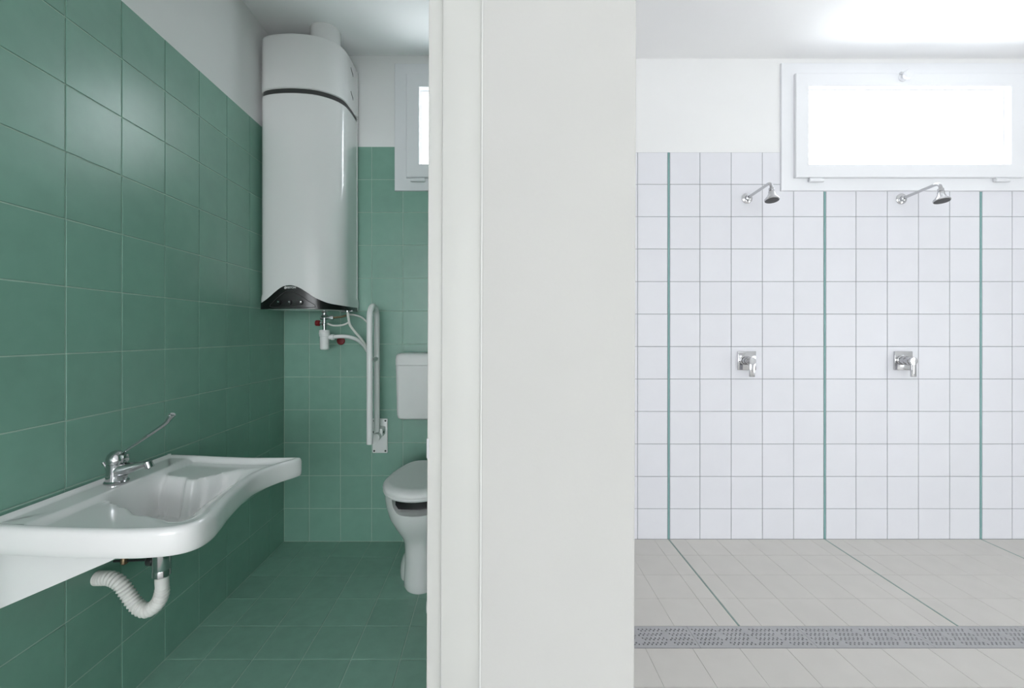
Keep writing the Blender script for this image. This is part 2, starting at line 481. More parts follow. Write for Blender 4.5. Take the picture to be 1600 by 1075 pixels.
# rest of the hall floor on the shower side, beyond what the photo shows
MB().box(PRt, XR, YH, 0.608, zN - 0.004, zN).build('screed', 'beige_tile', floor_r, smooth=0)
MB().box(PRt - 0.1, XR, 1.81, 1.949, -0.3, -0.09).build('drain_trough', 'trough', floor_r, smooth=0)


MB().box(PRt - 0.01, 0.384, 1.811, 1.948, -0.088, zN + 0.0003).build('drain_end_tile', 'beige_tile', floor_r, smooth=0)


# ------------------------------------------------------------------ windows
def window(name, W, yf, knob):
    x0, x1, z0, z1 = W
    f = MB().ringframe(x0, x1, z0, z1, 0.085, yf - 0.012, yf + 0.06).build(name, 'frame')
    struct(f)
    i = 0.0775
    MB().ringframe(x0 + i, x1 - i, z0 + i, z1 - i, 0.084, yf - 0.034, yf + 0.04, 0.004).build('sash', 'frame', f)
    j = i + 0.083
    MB().ringframe(x0 + j - 0.002, x1 - j + 0.002, z0 + j - 0.002, z1 - j + 0.002, 0.012, yf + 0.004, yf + 0.03, 0.004).build('glazing_bead', 'frame', f)
    MB().box(x0 + j, x1 - j, yf + 0.018, yf + 0.024, z0 + j, z1 - j).build('pane', 'glass', f, smooth=0)
    for hx in ((x0 + 0.21, x1 - 0.21) if x1 - x0 > 1 else (x0 + 0.15, x1 - 0.15)):
        h = MB().tube([(hx - 0.045, yf - 0.028, z0 + i - 0.017), (hx + 0.045, yf - 0.028, z0 + i - 0.017)], 0.010, 14)
        h.box(hx - 0.04, hx + 0.04, yf - 0.028, yf - 0.01, z0 + i - 0.022, z0 + i - 0.002)
        h.build('hinge', 'frame', f)
    if knob:
        kx, kz = knob
        k = MB().lathe([(0.026, 0), (0.026, 0.006), (0.016, 0.012), (0.016, 0.02), (0.028, 0.03), (0.03, 0.042), (0.024, 0.048), (0.001, 0.05)], (kx, yf - 0.034, kz), (0, -1, 0), 24)
        k.box(kx - 0.02, kx + 0.02, yf - 0.05, yf - 0.012, kz + 0.012, kz + 0.034, 0.004, 1)
        k.build('latch_knob', 'frame', f)
    return f


window('window_1', W1, YB, None)
window('window_2', W2, YS, (px(1414, 0, YS - 0.05).x, px(0, 119, YS - 0.05).z))
# unseen windows behind the camera, sized for the light they bring
for nm, (a0, a1, b0, b1) in (('unseen_window_3', RW[1]), ('unseen_window_4', RW[0])):
    f = MB().ringframe(a0, a1, b0, b1, 0.07, YH - 0.12, YH - 0.05).build(nm, 'frame'); struct(f)
    MB().box(a0 + 0.06, a1 - 0.06, YH - 0.09, YH - 0.084, b0 + 0.06, b1 - 0.06).build('pane', 'glass', f, smooth=0)
    if a1 - a0 > 2:
        for q in (1, 2):
            xm = a0 + (a1 - a0) * q / 3
            MB().box(xm - 0.035, xm + 0.035, YH - 0.12, YH - 0.06, b0 + 0.05, b1 - 0.05, 0.003, 1).build('mullion', 'frame', f)

# ------------------------------------------------------------------ drain grates (0.5 m sections)
GX = [0.385 + 0.5 * k for k in range(6)]
gy0, gy1, gz = 1.812, 1.947, zN + 0.0005


def grate_mesh():
    """perforated plate, 0.5 m long, local origin at its left near corner"""
    m = MB()
    L, Wd, t = 0.4985, gy1 - gy0, 0.003
    nx, rows = 54, 8
    cx = L / nx
    edge = 0.012
    ys = [edge]
    # four double rows; each pair of offset holes reads as a slanted stroke
    pitch = (Wd - 2 * edge) / 4
    hr = pitch * 0.34
    bands = []
    for r in range(4):
        b0 = edge + r * pitch + pitch * 0.15
        bands += [(b0, b0 + hr), (b0 + hr, b0 + 2 * hr)]
    cuts = sorted(set([0.0] + [round(v, 5) for b in bands for v in b] + [Wd]))
    bset = {round(b[0], 5): i for i, b in enumerate(bands)}

    def quad(x0, x1, y0, y1): m.mesh([(x0, y0, 0), (x1, y0, 0), (x1, y1, 0), (x0, y1, 0)], [(0, 1, 2, 3)])
    for ci in range(len(cuts) - 1):
        y0, y1 = cuts[ci], cuts[ci + 1]
        if y0 not in bset:
            quad(0, L, y0, y1); continue
        bi = bset[y0]; r = bi // 2; up = bi % 2
        for i in range(nx):
            x0, x1 = i * cx, (i + 1) * cx
            ph = (i + (14 if r % 2 else 0)) % 28
            hole = (i % 2 == up) and not (ph in (12, 13, 14, 27)) and 1 <= i <= nx - 2
            if not hole: quad(x0, x1, y0, y1); continue
            mx, my = (x0 + x1) / 2, (y0 + y1) / 2; n = 8
            rx, ry = cx * 0.45, (y1 - y0) * 0.45
            ring = [(mx + rx * math.cos(2 * math.pi * q / n + math.pi / 8), my + ry * math.sin(2 * math.pi * q / n + math.pi / 8), 0) for q in range(n)]
            low = [(p[0], p[1], -t) for p in ring]
            c = [(x1, y1, 0), (x0, y1, 0), (x0, y0, 0), (x1, y0, 0)]
            vs = ring + low + c
            fs = [(q, (q + 1) % n, n + (q + 1) % n, n + q) for q in range(n)]
            # corner fans: ring verts 0..7 starting at 22.5 deg
            fs += [(16, 1, 0), (16, 17, 2, 1), (17, 3, 2), (17, 18, 4, 3), (18, 5, 4), (18, 19, 6, 5), (19, 7, 6), (19, 16, 0, 7)]
            m.mesh(vs, fs)
    # rolled rim
    for a, b, c_, d in ((0, L, 0, 0.0025), (0, L, Wd - 0.0025, Wd), (0, 0.0025, 0, Wd), (L - 0.0025, L, 0, Wd)):
        m.box(a, b, c_, d, -0.02, -0.0002)
    return m


gm = grate_mesh()
first = None
names = ['perforated steel drain grate section nearest the white column',
         'perforated steel drain grate section second from the white column, crossed by the first floor joint',
         'perforated steel drain grate section third from the white column',
         'perforated steel drain grate section fourth from the white column',
         'perforated steel drain grate section at the right edge of the photo']
for k in range(5):
    if first is None:
        first = gm.build('drain_grate', 'steel', None, smooth=0); o = first
    else:
        o = first.copy(); COL.objects.link(o)
    o.location = (GX[k], gy0, gz)
    tag(o, names[k], 'drain grate', 'drain grates in the shower floor channel')

# ------------------------------------------------------------------ water heater
HZ0, HZ1 = px(0, 483.5, 2.37).z, 2.975
hout = cr([(-1.309, 2.688), (-1.309, 2.56), (-1.308, 2.44), (-1.300, 2.40), (-1.270, 2.370), (-1.20, 2.350), (-1.10, 2.344), (-1.00, 2.358),
           (-0.935, 2.388), (-0.885, 2.432), (-0.858, 2.485), (-0.851, 2.56), (-0.850, 2.688)], False, 6)
hout = [Vector((p.x, p.y, 0)) for p in hout]
hn = []
for i in range(len(hout)):
    d = hout[min(i + 1, len(hout) - 1)] - hout[max(i - 1, 0)]
    hn.append(Vector((d.y, -d.x, 0)).normalized() * 1.0)
hc = Vector((-1.08, 2.55, 0))
hn = [n if n.dot(p - hc) > 0 else -n for n, p in zip(hn, hout)]


def hring(z, off=0.0):
    r = []
    for p, n in zip(hout, hn):
        q = p + n * off; q.x = max(q.x, XL + 0.004); q.y = min(q.y, YB - 0.006); r.append(Vector((q.x, q.y, z)))
    return r


heater = empty('water_heater', (-1.08, 2.688, HZ0), 'tall white wall-hung electric water heater in the corner of the green bathroom', 'water heater')
zr0, zr1 = 2.642, 2.668
body = MB().loft([hring(HZ0 + 0.002, -0.012), hring(HZ0 + 0.012, 0.003), hring(HZ0 + 0.055, 0.005), hring(HZ0 + 0.075, 0.003), hring(HZ0 + 0.085, 0.0),
                  hring(zr0 - 0.004, 0.0), hring(zr0, -0.004)])
hbody = body.build('body', 'enamel', heater, 40)
MB().loft([hring(zr0, -0.006), hring(zr1, -0.006)]).build('dark_band', 'dgrey', heater, 40)
top = MB().loft([hring(zr1, -0.004), hring(zr1 + 0.004, 0.001), hring(HZ1 - 0.02, 0.001), hring(HZ1 - 0.006, -0.004), hring(HZ1, -0.016)])
htop = top.build('top_cover', 'enamel', heater, 40)


def surf(u):
    """point on the heater outline at photo column u (front side)"""
    k = (u - PX0) / FPX; best = None
    for i in range(len(hout) - 1):
        a, b = hout[i], hout[i + 1]
        fa, fb = a.x - k * a.y, b.x - k * b.y
        if fa * fb <= 0:
            t = fa / (fa - fb) if fa != fb else 0
            p = a.lerp(b, t)
            if best is None or p.y < best[0].y: best = (p, hn[i].lerp(hn[i + 1], t).normalized())
    return best


curve = [(403, 478.5), (410, 474), (420, 466.5), (430, 457.5), (438, 451), (445, 447.3), (453, 446), (461, 447.2), (470, 451), (480, 457.5), (490, 464), (500, 469), (510, 473),
         (520, 475.5), (535, 478), (548, 480), (556, 481)]
cp = cr([(a, b, 0) for a, b in curve], False, 4)
topr, botr, toph, both = [], [], [], []
for c in cp:
    sp = surf(c.x)
    if sp is None: continue
    p, n = sp; n2 = n * 0.009
    z = CAM_Z + (PY0 - c.y) / FPX * p.y
    zb = HZ0 + 0.001
    a = p + n2; a.x = max(a.x, XL + 0.003)
    topr.append(Vector((a.x, a.y, max(z, zb + 0.004)))); botr.append(Vector((a.x, a.y, zb)))
    q = p - n * 0.004; q.x = max(q.x, XL + 0.005)
    toph.append(Vector((q.x, q.y, max(z, zb + 0.004) + 0.002))); both.append(Vector((q.x, q.y, zb)))
cpm = MB().loft([both, botr, topr, toph], False, False, closed=False)
panel = cpm.build('control_panel', 'black', heater, 50)


def on_panel(u, v, out=0.010):
    p, n = surf(u); z = CAM_Z + (PY0 - v) / FPX * p.y
    return Vector((p.x, p.y, z)) + n * out, n


# raised trim round the display
ol = [(424, 478), (427, 474), (437, 464), (446, 457), (453, 455.2), (461, 456.5), (470, 462), (480, 469), (488, 474), (492, 477), (491, 480.3), (470, 480.6), (445, 480.6), (428, 480.4)]
olp = [on_panel(a.x, a.y, 0.0105)[0] for a in cr([(a, b, 0) for a, b in ol], True, 3)]
MB().tube(olp + [olp[0]], 0.0016, 8).build('display_trim', 'dgrey', panel)
dp = [(434, 473), (440, 466), (447, 460), (453, 457.6), (460, 458.5), (467, 463), (474, 470), (475, 473), (472, 476.5), (440, 476.5)]
dpp = [on_panel(a.x, a.y, 0.0105)[0] for a in cr([(a, b, 0) for a, b in dp], True, 3)]
dc = sum(dpp, Vector()) / len(dpp)
ms = MB(); n_ = len(dpp)
ms.mesh(dpp + [p + Vector((0, 0.004, 0)) for p in dpp] + [dc + Vector((0, -0.001, 0))],
        [(i, (i + 1) % n_, 2 * n_) for i in range(n_)] + [(i, (i + 1) % n_, n_ + (i + 1) % n_, n_ + i) for i in range(n_)])
ms.build('display', 'screen', panel, 60)
for u in (437.5, 454, 471):
    p, n = on_panel(u, 472.5, 0.009)
    k = MB().lathe([(0.013, 0), (0.0125, 0.008), (0.010, 0.010), (0.001, 0.0105)], p, n, 20).build('knob', 'black', panel)
    p2 = p + n * 0.0102
    MB().lathe([(0.005, 0), (0.004, 0.002), (0.0005, 0.0024)], p2 + Vector((0.001, 0, 0.002)), n, 12).build('knob_cap', 'chrome', panel)

tc = bpy.data.curves.new('brand_lettering', 'FONT'); tc.body = 'ARISTON'; tc.size = 0.0148; tc.extrude = 0.0006; tc.align_x = 'CENTER'; tc.align_y = 'CENTER'; tc.offset = 0.0004
to = bpy.data.objects.new('tmp_text', tc); COL.objects.link(to)
bpy.context.view_layer.update()
tm = bpy.data.meshes.new_from_object(to.evaluated_get(bpy.context.evaluated_depsgraph_get()))
bpy.data.objects.remove(to)
p, n = on_panel(454.8, 449.6, 0.0105)
tmb = MB()
tr = Vector((0, 0, 1)).cross(n).normalized()
tmb.mesh([p + tr * v.co.x + Vector((0, 0, 1)) * v.co.y + n * v.co.z for v in tm.vertices], [tuple(f.vertices) for f in tm.polygons])
lp, ln = on_panel(447.3, 449.6, 0.0105)
flame = [(0, 0.0085), (0.004, 0.004), (0.0062, -0.001), (0.005, -0.006), (0, -0.008), (-0.005, -0.006), (-0.0062, -0.001), (-0.003, 0.003)]
tmb.prism([lp + tr * a + Vector((0, 0, b)) for a, b in flame], ln * -0.0005, ln * 0.0006)
lg = tmb.build('brand_lettering', 'mark', panel, 0); lg['label'] = 'small white brand lettering and flame mark'
# side vents near the rear of the top cover
for v in (109, 146):
    c = px(549, v + 1, 2.56); x = -0.8505
    sl = MB().prism([(x, 2.55, c.z + 0.012), (x, 2.59, c.z - 0.006), (x, 2.59, c.z - 0.022)], (-0.002, 0, 0), (0.0022, 0, 0))
    sl.build('vent_slot', 'dgrey', htop, 0)
# side seam
MB().box(-0.8502, -0.8475, 2.664, 2.668, HZ0 + 0.06, HZ1 - 0.02).build('side_seam', 'plastic', hbody, 0)

duct = MB().lathe([(0.090, HZ1 - 0.0005), (0.090, HZ1 + 0.006), (0.086, HZ1 + 0.010), (0.086, ZC + 0.002)], (-0.979, 2.496, 0), (0, 0, 1), 40)
tag(duct.build('exhaust_duct', 'enamel', None, 40), 'short white round duct joining the water heater top to the ceiling', 'duct')

# ------------------------------------------------------------------ plumbing under the heater
vy = 2.52
vp = lambda x, y: px(x, y, vy)
valve = empty('safety_valve', vp(507, 517), 'chrome safety valve with a dark red knob hanging below the water heater', 'valve')
vb = MB().tube([vp(507, 484), vp(507, 516)], 0.011, 14)
vb.lathe([(0.016, 0), (0.019, 0.004), (0.019, 0.014), (0.016, 0.018)], vp(507, 492), (0, 0, -1), 6)
vb.tube([vp(501, 497), vp(521, 496.5)], 0.010, 12)
vb.lathe([(0.014, 0), (0.014, 0.02)], vp(516, 496.6), (1, 0, 0), 6)
vb.lathe([(0.013, 0), (0.015, 0.006), (0.013, 0.018)], vp(507, 505), (0, 0, -1), 16)
vb.tube([vp(507, 505), vp(499, 505)], 0.008, 12)
vb.build('valve_body', 'chrome', valve)
MB().lathe([(0.013, 0), (0.0175, 0.003), (0.0175, 0.022), (0.014, 0.026), (0.001, 0.0265)], vp(500, 505), (-1, 0, 0.02), 18).build('red_knob', 'red', valve)
MB().tube([vp(521, 496.5), vp(534, 495), vp(541, 493)], 0.006, 10).build('inlet_pipe', 'brass', valve)
MB().lathe([(0.017, 0), (0.019, 0.006), (0.012, 0.012)], vp(507, 486), (0, 0, -1), 16).build('nut', 'chrome', valve)

trap = empty('siphon_trap', vp(507, 547), 'small white bottle siphon with a bent waste pipe under the water heater', 'siphon')
z = vp(507, 517).z; c = vp(507, 517)
MB().lathe([(0.018, 0.006), (0.0285, 0.004), (0.0295, 0), (0.0295, -0.032), (0.026, -0.034), (0.026, -0.105), (0.021, -0.111), (0.001, -0.112)], c, (0, 0, 1), 28).build('cup', 'plastic', trap)
MB().lathe([(0.0302, -0.008), (0.0310, -0.010), (0.0310, -0.022), (0.0302, -0.024)], c, (0, 0, 1), 28).build('screw_ring', 'plastic', trap)
e = vp(514, 527)
MB().lathe([(0.013, 0), (0.013, 0.012), (0.017, 0.013), (0.017, 0.03), (0.013, 0.032)], e, (1, 0, 0.03), 20).build('outlet_nut', 'plastic', trap)
pp = cr([vp(519, 526.8), vp(532, 525.5), vp(545, 526.5), px(557, 530.5, 2.55), px(567, 538, 2.60), px(574, 548, 2.66), px(577, 552, 2.694)], False, 6)
MB().tube(pp, 0.0115, 14).build('waste_pipe', 'plastic', trap)
MB().lathe([(0.006, 0), (0.022, 0.002), (0.026, 0.006), (0.026, 0.008)], px(532, 532.5, 2.688), (0, 1, 0), 20).build('pipe_rosette', 'red', trap)

hoses = [
    ('thin white hose curving from the valve to the riser beside the grab rail', [vp(512, 505.5), vp(520, 508.5), vp(532, 508.5), vp(542, 505.5), vp(546, 501)], 0.0052),
    ('pale grey hose hanging from the heater and sweeping down behind the grab rail', [vp(543, 485), vp(544.5, 497), vp(547, 508), vp(555, 519), px(563, 528, 2.54), px(571, 539, 2.58), px(577, 549, 2.63)], 0.0075),
    ('thin pale hose arching right from the heater underside to the grab rail', [px(546, 491.5, 2.60), px(555, 492.5, 2.60), px(565, 496, 2.62), px(573, 503, 2.64), px(577, 510, 2.692)], 0.0052)]
for lb, pts, r in hoses:
    tag(MB().tube(cr(pts, False, 8), r, 10).build('water_hose', 'hoseplastic'), lb, 'hose', 'hoses below the water heater')
fit = MB().lathe([(0.012, 0), (0.016, 0.003), (0.016, 0.014), (0.010, 0.016)], vp(543, 483.8), (0, 0, -1), 12)
fit.tube([vp(533, 487), vp(551, 486)], 0.006, 10)
tag(fit.build('hose_fitting', 'chrome'), 'small metal pipe fitting on the underside of the water heater', 'fitting')

# ------------------------------------------------------------------ fold-up grab rail
gx = -0.705
rail = empty('grab_rail', (gx, 2.69, px(0, 708, 2.685).z), 'white fold-up grab rail standing upright against the green back wall', 'grab rail')
yf, yr = 2.440, 2.590
zc_, rr = 1.402, (yr - yf) / 2
path = [Vector((gx, yf, px(0, 694, yf).z)), Vector((gx, yf, 1.0))] + \
       [Vector((gx, (yf + yr) / 2 - rr * math.cos(a), zc_ + rr * math.sin(a))) for a in [math.pi * q / 16 for q in range(17)]] + [Vector((gx, yr, 1.0)), Vector((gx, yr, 0.72))]
MB().tube(path, 0.0175, 20).build('tube', 'rail', rail)
zl = px(0, 561.5, 2.51).z
MB().tube([(gx, yf, zl), (gx, yr, zl)], 0.013, 16).build('cross_link', 'rail', rail)
plx0, plx1, plz0, plz1 = px(581.5, 0, 2.685).x, px(605.5, 0, 2.685).x, px(0, 708, 2.685).z, px(0, 654, 2.685).z
plate = MB().box(plx0, plx1, 2.684, 2.699, plz0, plz1, 0.006, 2).build('wall_plate', 'rail', rail)
for sx in (plx0 + 0.013, plx1 - 0.013):
    for sz in (plz0 + 0.014, plz1 - 0.014):
        MB().lathe([(0.0065, 0), (0.006, 0.002), (0.001, 0.0025)], (sx, 2.685, sz), (0, -1, 0), 12).build('screw', 'dsteel', plate)
hg = MB().box(gx - 0.026, gx + 0.030, 2.61, 2.686, 0.685, 0.735, 0.006, 2)
hg.build('hinge_bracket', 'rail', rail)
MB().tube([(gx, yr - 0.026, 0.69), (gx, yr + 0.03, 0.69)], 0.024, 18).build('hinge_socket', 'rail', rail)
MB().tube([(gx - 0.031, 2.625, 0.71), (gx + 0.037, 2.625, 0.71)], 0.007, 12).build('hinge_pin', 'dsteel', rail)

# ------------------------------------------------------------------ cistern
tx = -0.378
czt, czb = px(0, 552, 2.56).z, px(0, 657, 2.54).z
cis = empty('toilet_cistern', (tx, 2.695, czb), 'white plastic wall-hung cistern above the toilet', 'cistern')


def rrect(cx, hx, y0, y1, z, r, n=6):
    out = []
    for (ox, oy, a0) in ((cx + hx - r, y0 + r, -R90), (cx + hx - r, y1 - r, 0), (cx - hx + r, y1 - r, R90), (cx - hx + r, y0 + r, math.pi)):
        for q in range(n + 1):
            a = a0 + R90 * q / n
            out.append(Vector((ox + r * math.cos(a), oy + r * math.sin(a), z)))
    return out


zl_ = px(0, 571, 2.54).z
tk = MB().loft([rrect(tx, 0.180, 2.566, 2.695, czb, 0.02), rrect(tx, 0.194, 2.553, 2.696, czb + 0.008, 0.024), rrect(tx, 0.199, 2.546, 2.696, czb + 0.03, 0.024), rrect(tx, 0.205, 2.54, 2.697, zl_ - 0.001, 0.024)])
tk.build('tank', 'plastic', cis, 40)
ld = MB().loft([rrect(tx, 0.2065, 2.538, 2.697, zl_ + 0.001, 0.025), rrect(tx, 0.206, 2.538, 2.697, czt - 0.035, 0.025), rrect(tx, 0.203, 2.541, 2.696, czt - 0.014, 0.027), rrect(tx, 0.195, 2.549, 2.695, czt - 0.003, 0.027), rrect(tx, 0.17, 2.57, 2.69, czt, 0.027)])
lid_o = ld.build('lid', 'plastic', cis, 45)
MB().lathe([(0.03, 0), (0.03, 0.004), (0.026, 0.006), (0.001, 0.007)], (tx, 2.625, czt - 0.001), (0, 0, 1), 24).build('flush_button', 'chrome', lid_o)
MB().lathe([(0.022, 0.002), (0.022, -0.018), (0.028, -0.019), (0.028, -0.045), (0.022, -0.047), (0.022, -0.26)], (tx + 0.02, 2.62, czb), (0, 0, 1), 20).build('flush_pipe', 'plastic', cis)

# ------------------------------------------------------------------ toilet
toilet = empty('toilet', (tx, 2.3, 0.0), 'white raised pedestal toilet with a closed lid and an open front', 'toilet')


def egg(z, yf, yb, hw, wb=None, n=48, cx=tx, ym=None):
    """egg outline: round front, straighter sides, squared rear"""
    if ym is None: ym = yf + hw * 1.12
    wb = hw * 0.75 if wb is None else wb
    out = []
    for q in range(n):
        a = 2 * math.pi * q / n
        c, s_ = math.cos(a), math.sin(a)
        if s_ <= 0:      # front half
            out.append(Vector((cx + hw * c, ym + (ym - yf) * s_, z)))
        else:
            e = 0.55
            cc = math.copysign(abs(c) ** e, c); sn = abs(s_) ** e
            ww = hw + (wb - hw) * ss(sn)
            out.append(Vector((cx + ww * cc, ym + (yb - ym) * sn, z)))
    return out


Z0s = 0.520
bowl = MB().loft([egg(0.0, 2.150, 2.62, 0.082), egg(0.015, 2.141, 2.62, 0.088), egg(0.05, 2.141, 2.61, 0.086), egg(0.12, 2.143, 2.60, 0.081), egg(0.20, 2.142, 2.60, 0.080),
                  egg(0.245, 2.134, 2.60, 0.083), egg(0.28, 2.116, 2.60, 0.097), egg(0.33, 2.078, 2.60, 0.126), egg(0.39, 2.036, 2.60, 0.153), egg(0.45, 2.012, 2.60, 0.167),
                  egg(0.50, 2.004, 2.60, 0.172), egg(Z0s - 0.004, 2.003, 2.60, 0.172), egg(Z0s, 2.010, 2.595, 0.168)])
bo = bowl.build('bowl', 'ceramic', toilet, 50)
# opening in the front of the rim
cut = MB()
zt, zb_ = 0.60, 0.452
poly = []
for (ax, az) in ((0.118, zt), (0.112, 0.50), (0.105, 0.478), (0.090, 0.460), (0.070, zb_)): poly.append((tx + ax, az))
for (ax, az) in ((-0.070, zb_), (-0.090, 0.460), (-0.105, 0.478), (-0.112, 0.50), (-0.118, zt)): poly.append((tx + ax, az))
cut.loft([[Vector((tx + (a - tx) * 1.06, 1.90, b - 0.012 if b < 0.55 else b)) for a, b in poly], [Vector((tx + (a - tx) * 0.95, 2.035, b)) for a, b in poly], [Vector((tx + (a - tx) * 0.90, 2.085, b + 0.004)) for a, b in poly]])
co = cut.build('cut_tmp', 'ceramic', toilet)
md = bo.modifiers.new('opening', 'BOOLEAN'); md.operation = 'DIFFERENCE'; md.object = co; md.solver = 'EXACT'
bpy.context.view_layer.update()
me2 = bpy.data.meshes.new_from_object(bo.evaluated_get(bpy.context.evaluated_depsgraph_get()))
bo.modifiers.clear(); bo.data = me2; me2.shade_smooth(); me2.set_sharp_from_angle(angle=math.radians(40))
bpy.data.objects.remove(co)
# black curved sheet added behind the opening
ins = []
for q in range(17):
    a = -1.0 + 2.0 * q / 16
    ins.append((tx + 0.096 * a, 2.074 - 0.010 * (1 - a * a)))
im = MB().loft([[Vector((x, y, z)) for x, y in ins] for z in (0.462, 0.518)] , False, False, closed=False)
im.loft([[Vector((x, y + 0.008, z)) for x, y in ins] for z in (0.462, 0.518)], False, False, closed=False)
ino = im.build('black_backing', 'black', toilet, 60); ino['label'] = 'black sheet behind the front opening of the rim'
# rear feet lobes with fixing screws
for sgn in (-1, 1):
    ft = MB().loft([[Vector((tx + sgn * (0.05 + (0.080 * sc_) * max(0, math.cos(t))) if math.cos(t) > 0 else tx + sgn * 0.05, 2.36 + 0.115 * math.sin(t) * (0.6 + 0.4 * sc_), z)) for t in [2 * math.pi * q / 24 for q in range(24)]]
                    for z, sc_ in ((0.0, 1.0), (0.03, 1.03), (0.06, 0.98), (0.09, 0.86), (0.115, 0.66), (0.13, 0.42))])
    ft.build('foot', 'ceramic', toilet, 60)
    MB().lathe([(0.008, 0), (0.007, 0.003), (0.001, 0.004)], (tx + sgn * 0.104, 2.33, 0.10), (sgn, 0, 0.5), 12).build('screw', 'dsteel', toilet)
# seat and lid
Zs = Z0s + 0.002
seat = MB().loft([egg(Zs, 2.000, 2.50, 0.168, 0.128), egg(Zs + 0.003, 1.990, 2.505, 0.175, 0.132), egg(Zs + 0.014, 1.984, 2.508, 0.178, 0.134), egg(Zs + 0.018, 1.986, 2.507, 0.177, 0.133)])
lid = MB().loft([egg(Zs + 0.0185, 1.986, 2.508, 0.177, 0.133), egg(Zs + 0.026, 1.983, 2.509, 0.179, 0.134), egg(Zs + 0.038, 1.988, 2.508, 0.177, 0.132), egg(Zs + 0.047, 2.000, 2.505, 0.170, 0.129),
                 egg(Zs + 0.052, 2.020, 2.500, 0.158, 0.122), egg(Zs + 0.052, 2.036, 2.496, 0.148, 0.117), egg(Zs + 0.049, 2.058, 2.49, 0.134, 0.11), egg(Zs + 0.047, 2.10, 2.47, 0.11, 0.09)])
seat.build('seat', 'plastic', toilet, 55)
lid.build('lid', 'plastic', toilet, 55)
for sgn in (-1, 1):
    MB().tube([(tx + sgn * 0.05, 2.52, Zs + 0.02), (tx + sgn * 0.105, 2.52, Zs + 0.02)], 0.012, 12).build('hinge', 'plastic', toilet)

# ------------------------------------------------------------------ washbasin
bx_pts = [(XL + 0.001, 1.722), (-1.305, 1.734), (-1.20, 1.733), (-1.08, 1.724), (-0.95, 1.724), (-0.86, 1.733), (-0.795, 1.740), (-0.775, 1.727), (-0.786, 1.690), (-0.815, 1.635), (-0.838, 1.56),
          (-0.843, 1.49), (-0.832, 1.41), (-0.812, 1.32), (-0.790, 1.245), (-0.776, 1.185), (-0.781, 1.130), (-0.815, 1.095), (-0.88, 1.076), (-0.98, 1.068), (-1.10, 1.068), (-1.22, 1.072), (-1.305, 1.076), (XL + 0.001, 1.088)]
outl = cr([(a, b, 0) for a, b in bx_pts], False, 8)
nb_back = 18
outl += [Vector((XL + 0.001, 1.088 + (1.722 - 1.088) * q / nb_back, 0)) for q in range(1, nb_back)]
for p in outl: p.x = max(p.x, XL + 0.001)
No = len(outl)
A = np.array([[p.x, p.y] for p in outl]); B = np.roll(A, -1, axis=0)
nrm2 = []
for i in range(No):
    d = outl[(i + 1) % No] - outl[i - 1]
    n = Vector((d.y, -d.x, 0)).normalized(); nrm2.append(n)
# make normals point inwards
area2 = float(np.sum(A[:, 0] * B[:, 1] - B[:, 0] * A[:, 1]))
if area2 < 0: pass
nin = [(n if area2 < 0 else -n) for n in nrm2]


def dist_out(x, y):
    p = np.array([x, y]); d = B - A; t = np.clip(((p - A) * d).sum(1) / ((d * d).sum(1) + 1e-12), 0, 1)
    q = A + d * t[:, None]; return float(np.sqrt(((p - q) ** 2).sum(1).min()))


def zrim(x): return 0.826 - 0.014 * (x - XL) / 0.55


YFAR = [(-1.21, 0.138), (-1.19, 0.138), (-1.10, 0.124), (-1.07, 0.100), (-1.05, 0.098), (-1.025, 0.135), (-0.99, 0.195), (-0.95, 0.245), (-0.87, 0.295), (-0.80, 0.31)]
YNEAR = [(-1.21, 0.085), (-1.18, 0.095), (-1.14, 0.120), (-1.10, 0.140), (-1.0, 0.195), (-0.88, 0.245), (-0.80, 0.26)]
Y0B = 1.40


def interp(T, x):
    if x <= T[0][0]: return T[0][1]
    for (a, fa), (b, fb) in zip(T, T[1:]):
        if x <= b: return fa + (fb - fa) * ss((x - a) / (b - a))
    return T[-1][1]


def hz(x, y):
    d = dist_out(x, y)
    h = zrim(x)
    inside = ss((d - 0.020) / 0.016)
    h -= 0.006 * inside
    if x < -1.288: h += 0.005 * ss((-1.289 - x) / 0.014)
    shelf = 0.014 * ss((x + 1.212) / 0.020) * inside
    side = interp(YFAR, x) - (y - Y0B) if y > Y0B else interp(YNEAR, x) - (Y0B - y)
    wr_ = 0.040 + 0.08 * ss((x + 1.03) / 0.12)
    dep = 0.128 * ss((x + 1.208) / 0.026) * ss(side / wr_) * ss((d - 0.026) / (0.05 + 0.17 * ss((x + 1.15) / 0.12)))
    return h - shelf - dep


def inset(dv): return [Vector((max(p.x + n.x * dv, XL + 0.001), p.y + n.y * dv, 0)) for p, n in zip(outl, nin)]


def ringz(dv, dz):
    return [Vector((p.x, p.y, zrim(p.x) + dz)) for p in inset(dv)]


basin = empty('washbasin', (-1.10, 1.40, 0.57), 'wide white ceramic washbasin with a curved front edge on the green wall', 'washbasin')
rings = [ringz(0.030, -0.030), ringz(0.018, -0.066), ringz(0.012, -0.072), ringz(0.005, -0.071), ringz(0.001, -0.064), ringz(0, -0.050), ringz(0, -0.016), ringz(0.002, -0.008), ringz(0.006, -0.002), ringz(0.012, 0.0), ringz(0.018, 0.0)]
base = inset(0.020)
cb = Vector((-1.06, 1.395, 0))
NR = 56
for k in range(NR):
    t = 1 - k / NR
    r = []
    for p in base:
        q = cb + (p - cb) * t
        r.append(Vector((q.x, q.y, hz(q.x, q.y))))
    rings.append(r)
bm_ = MB().loft(rings, False, True)
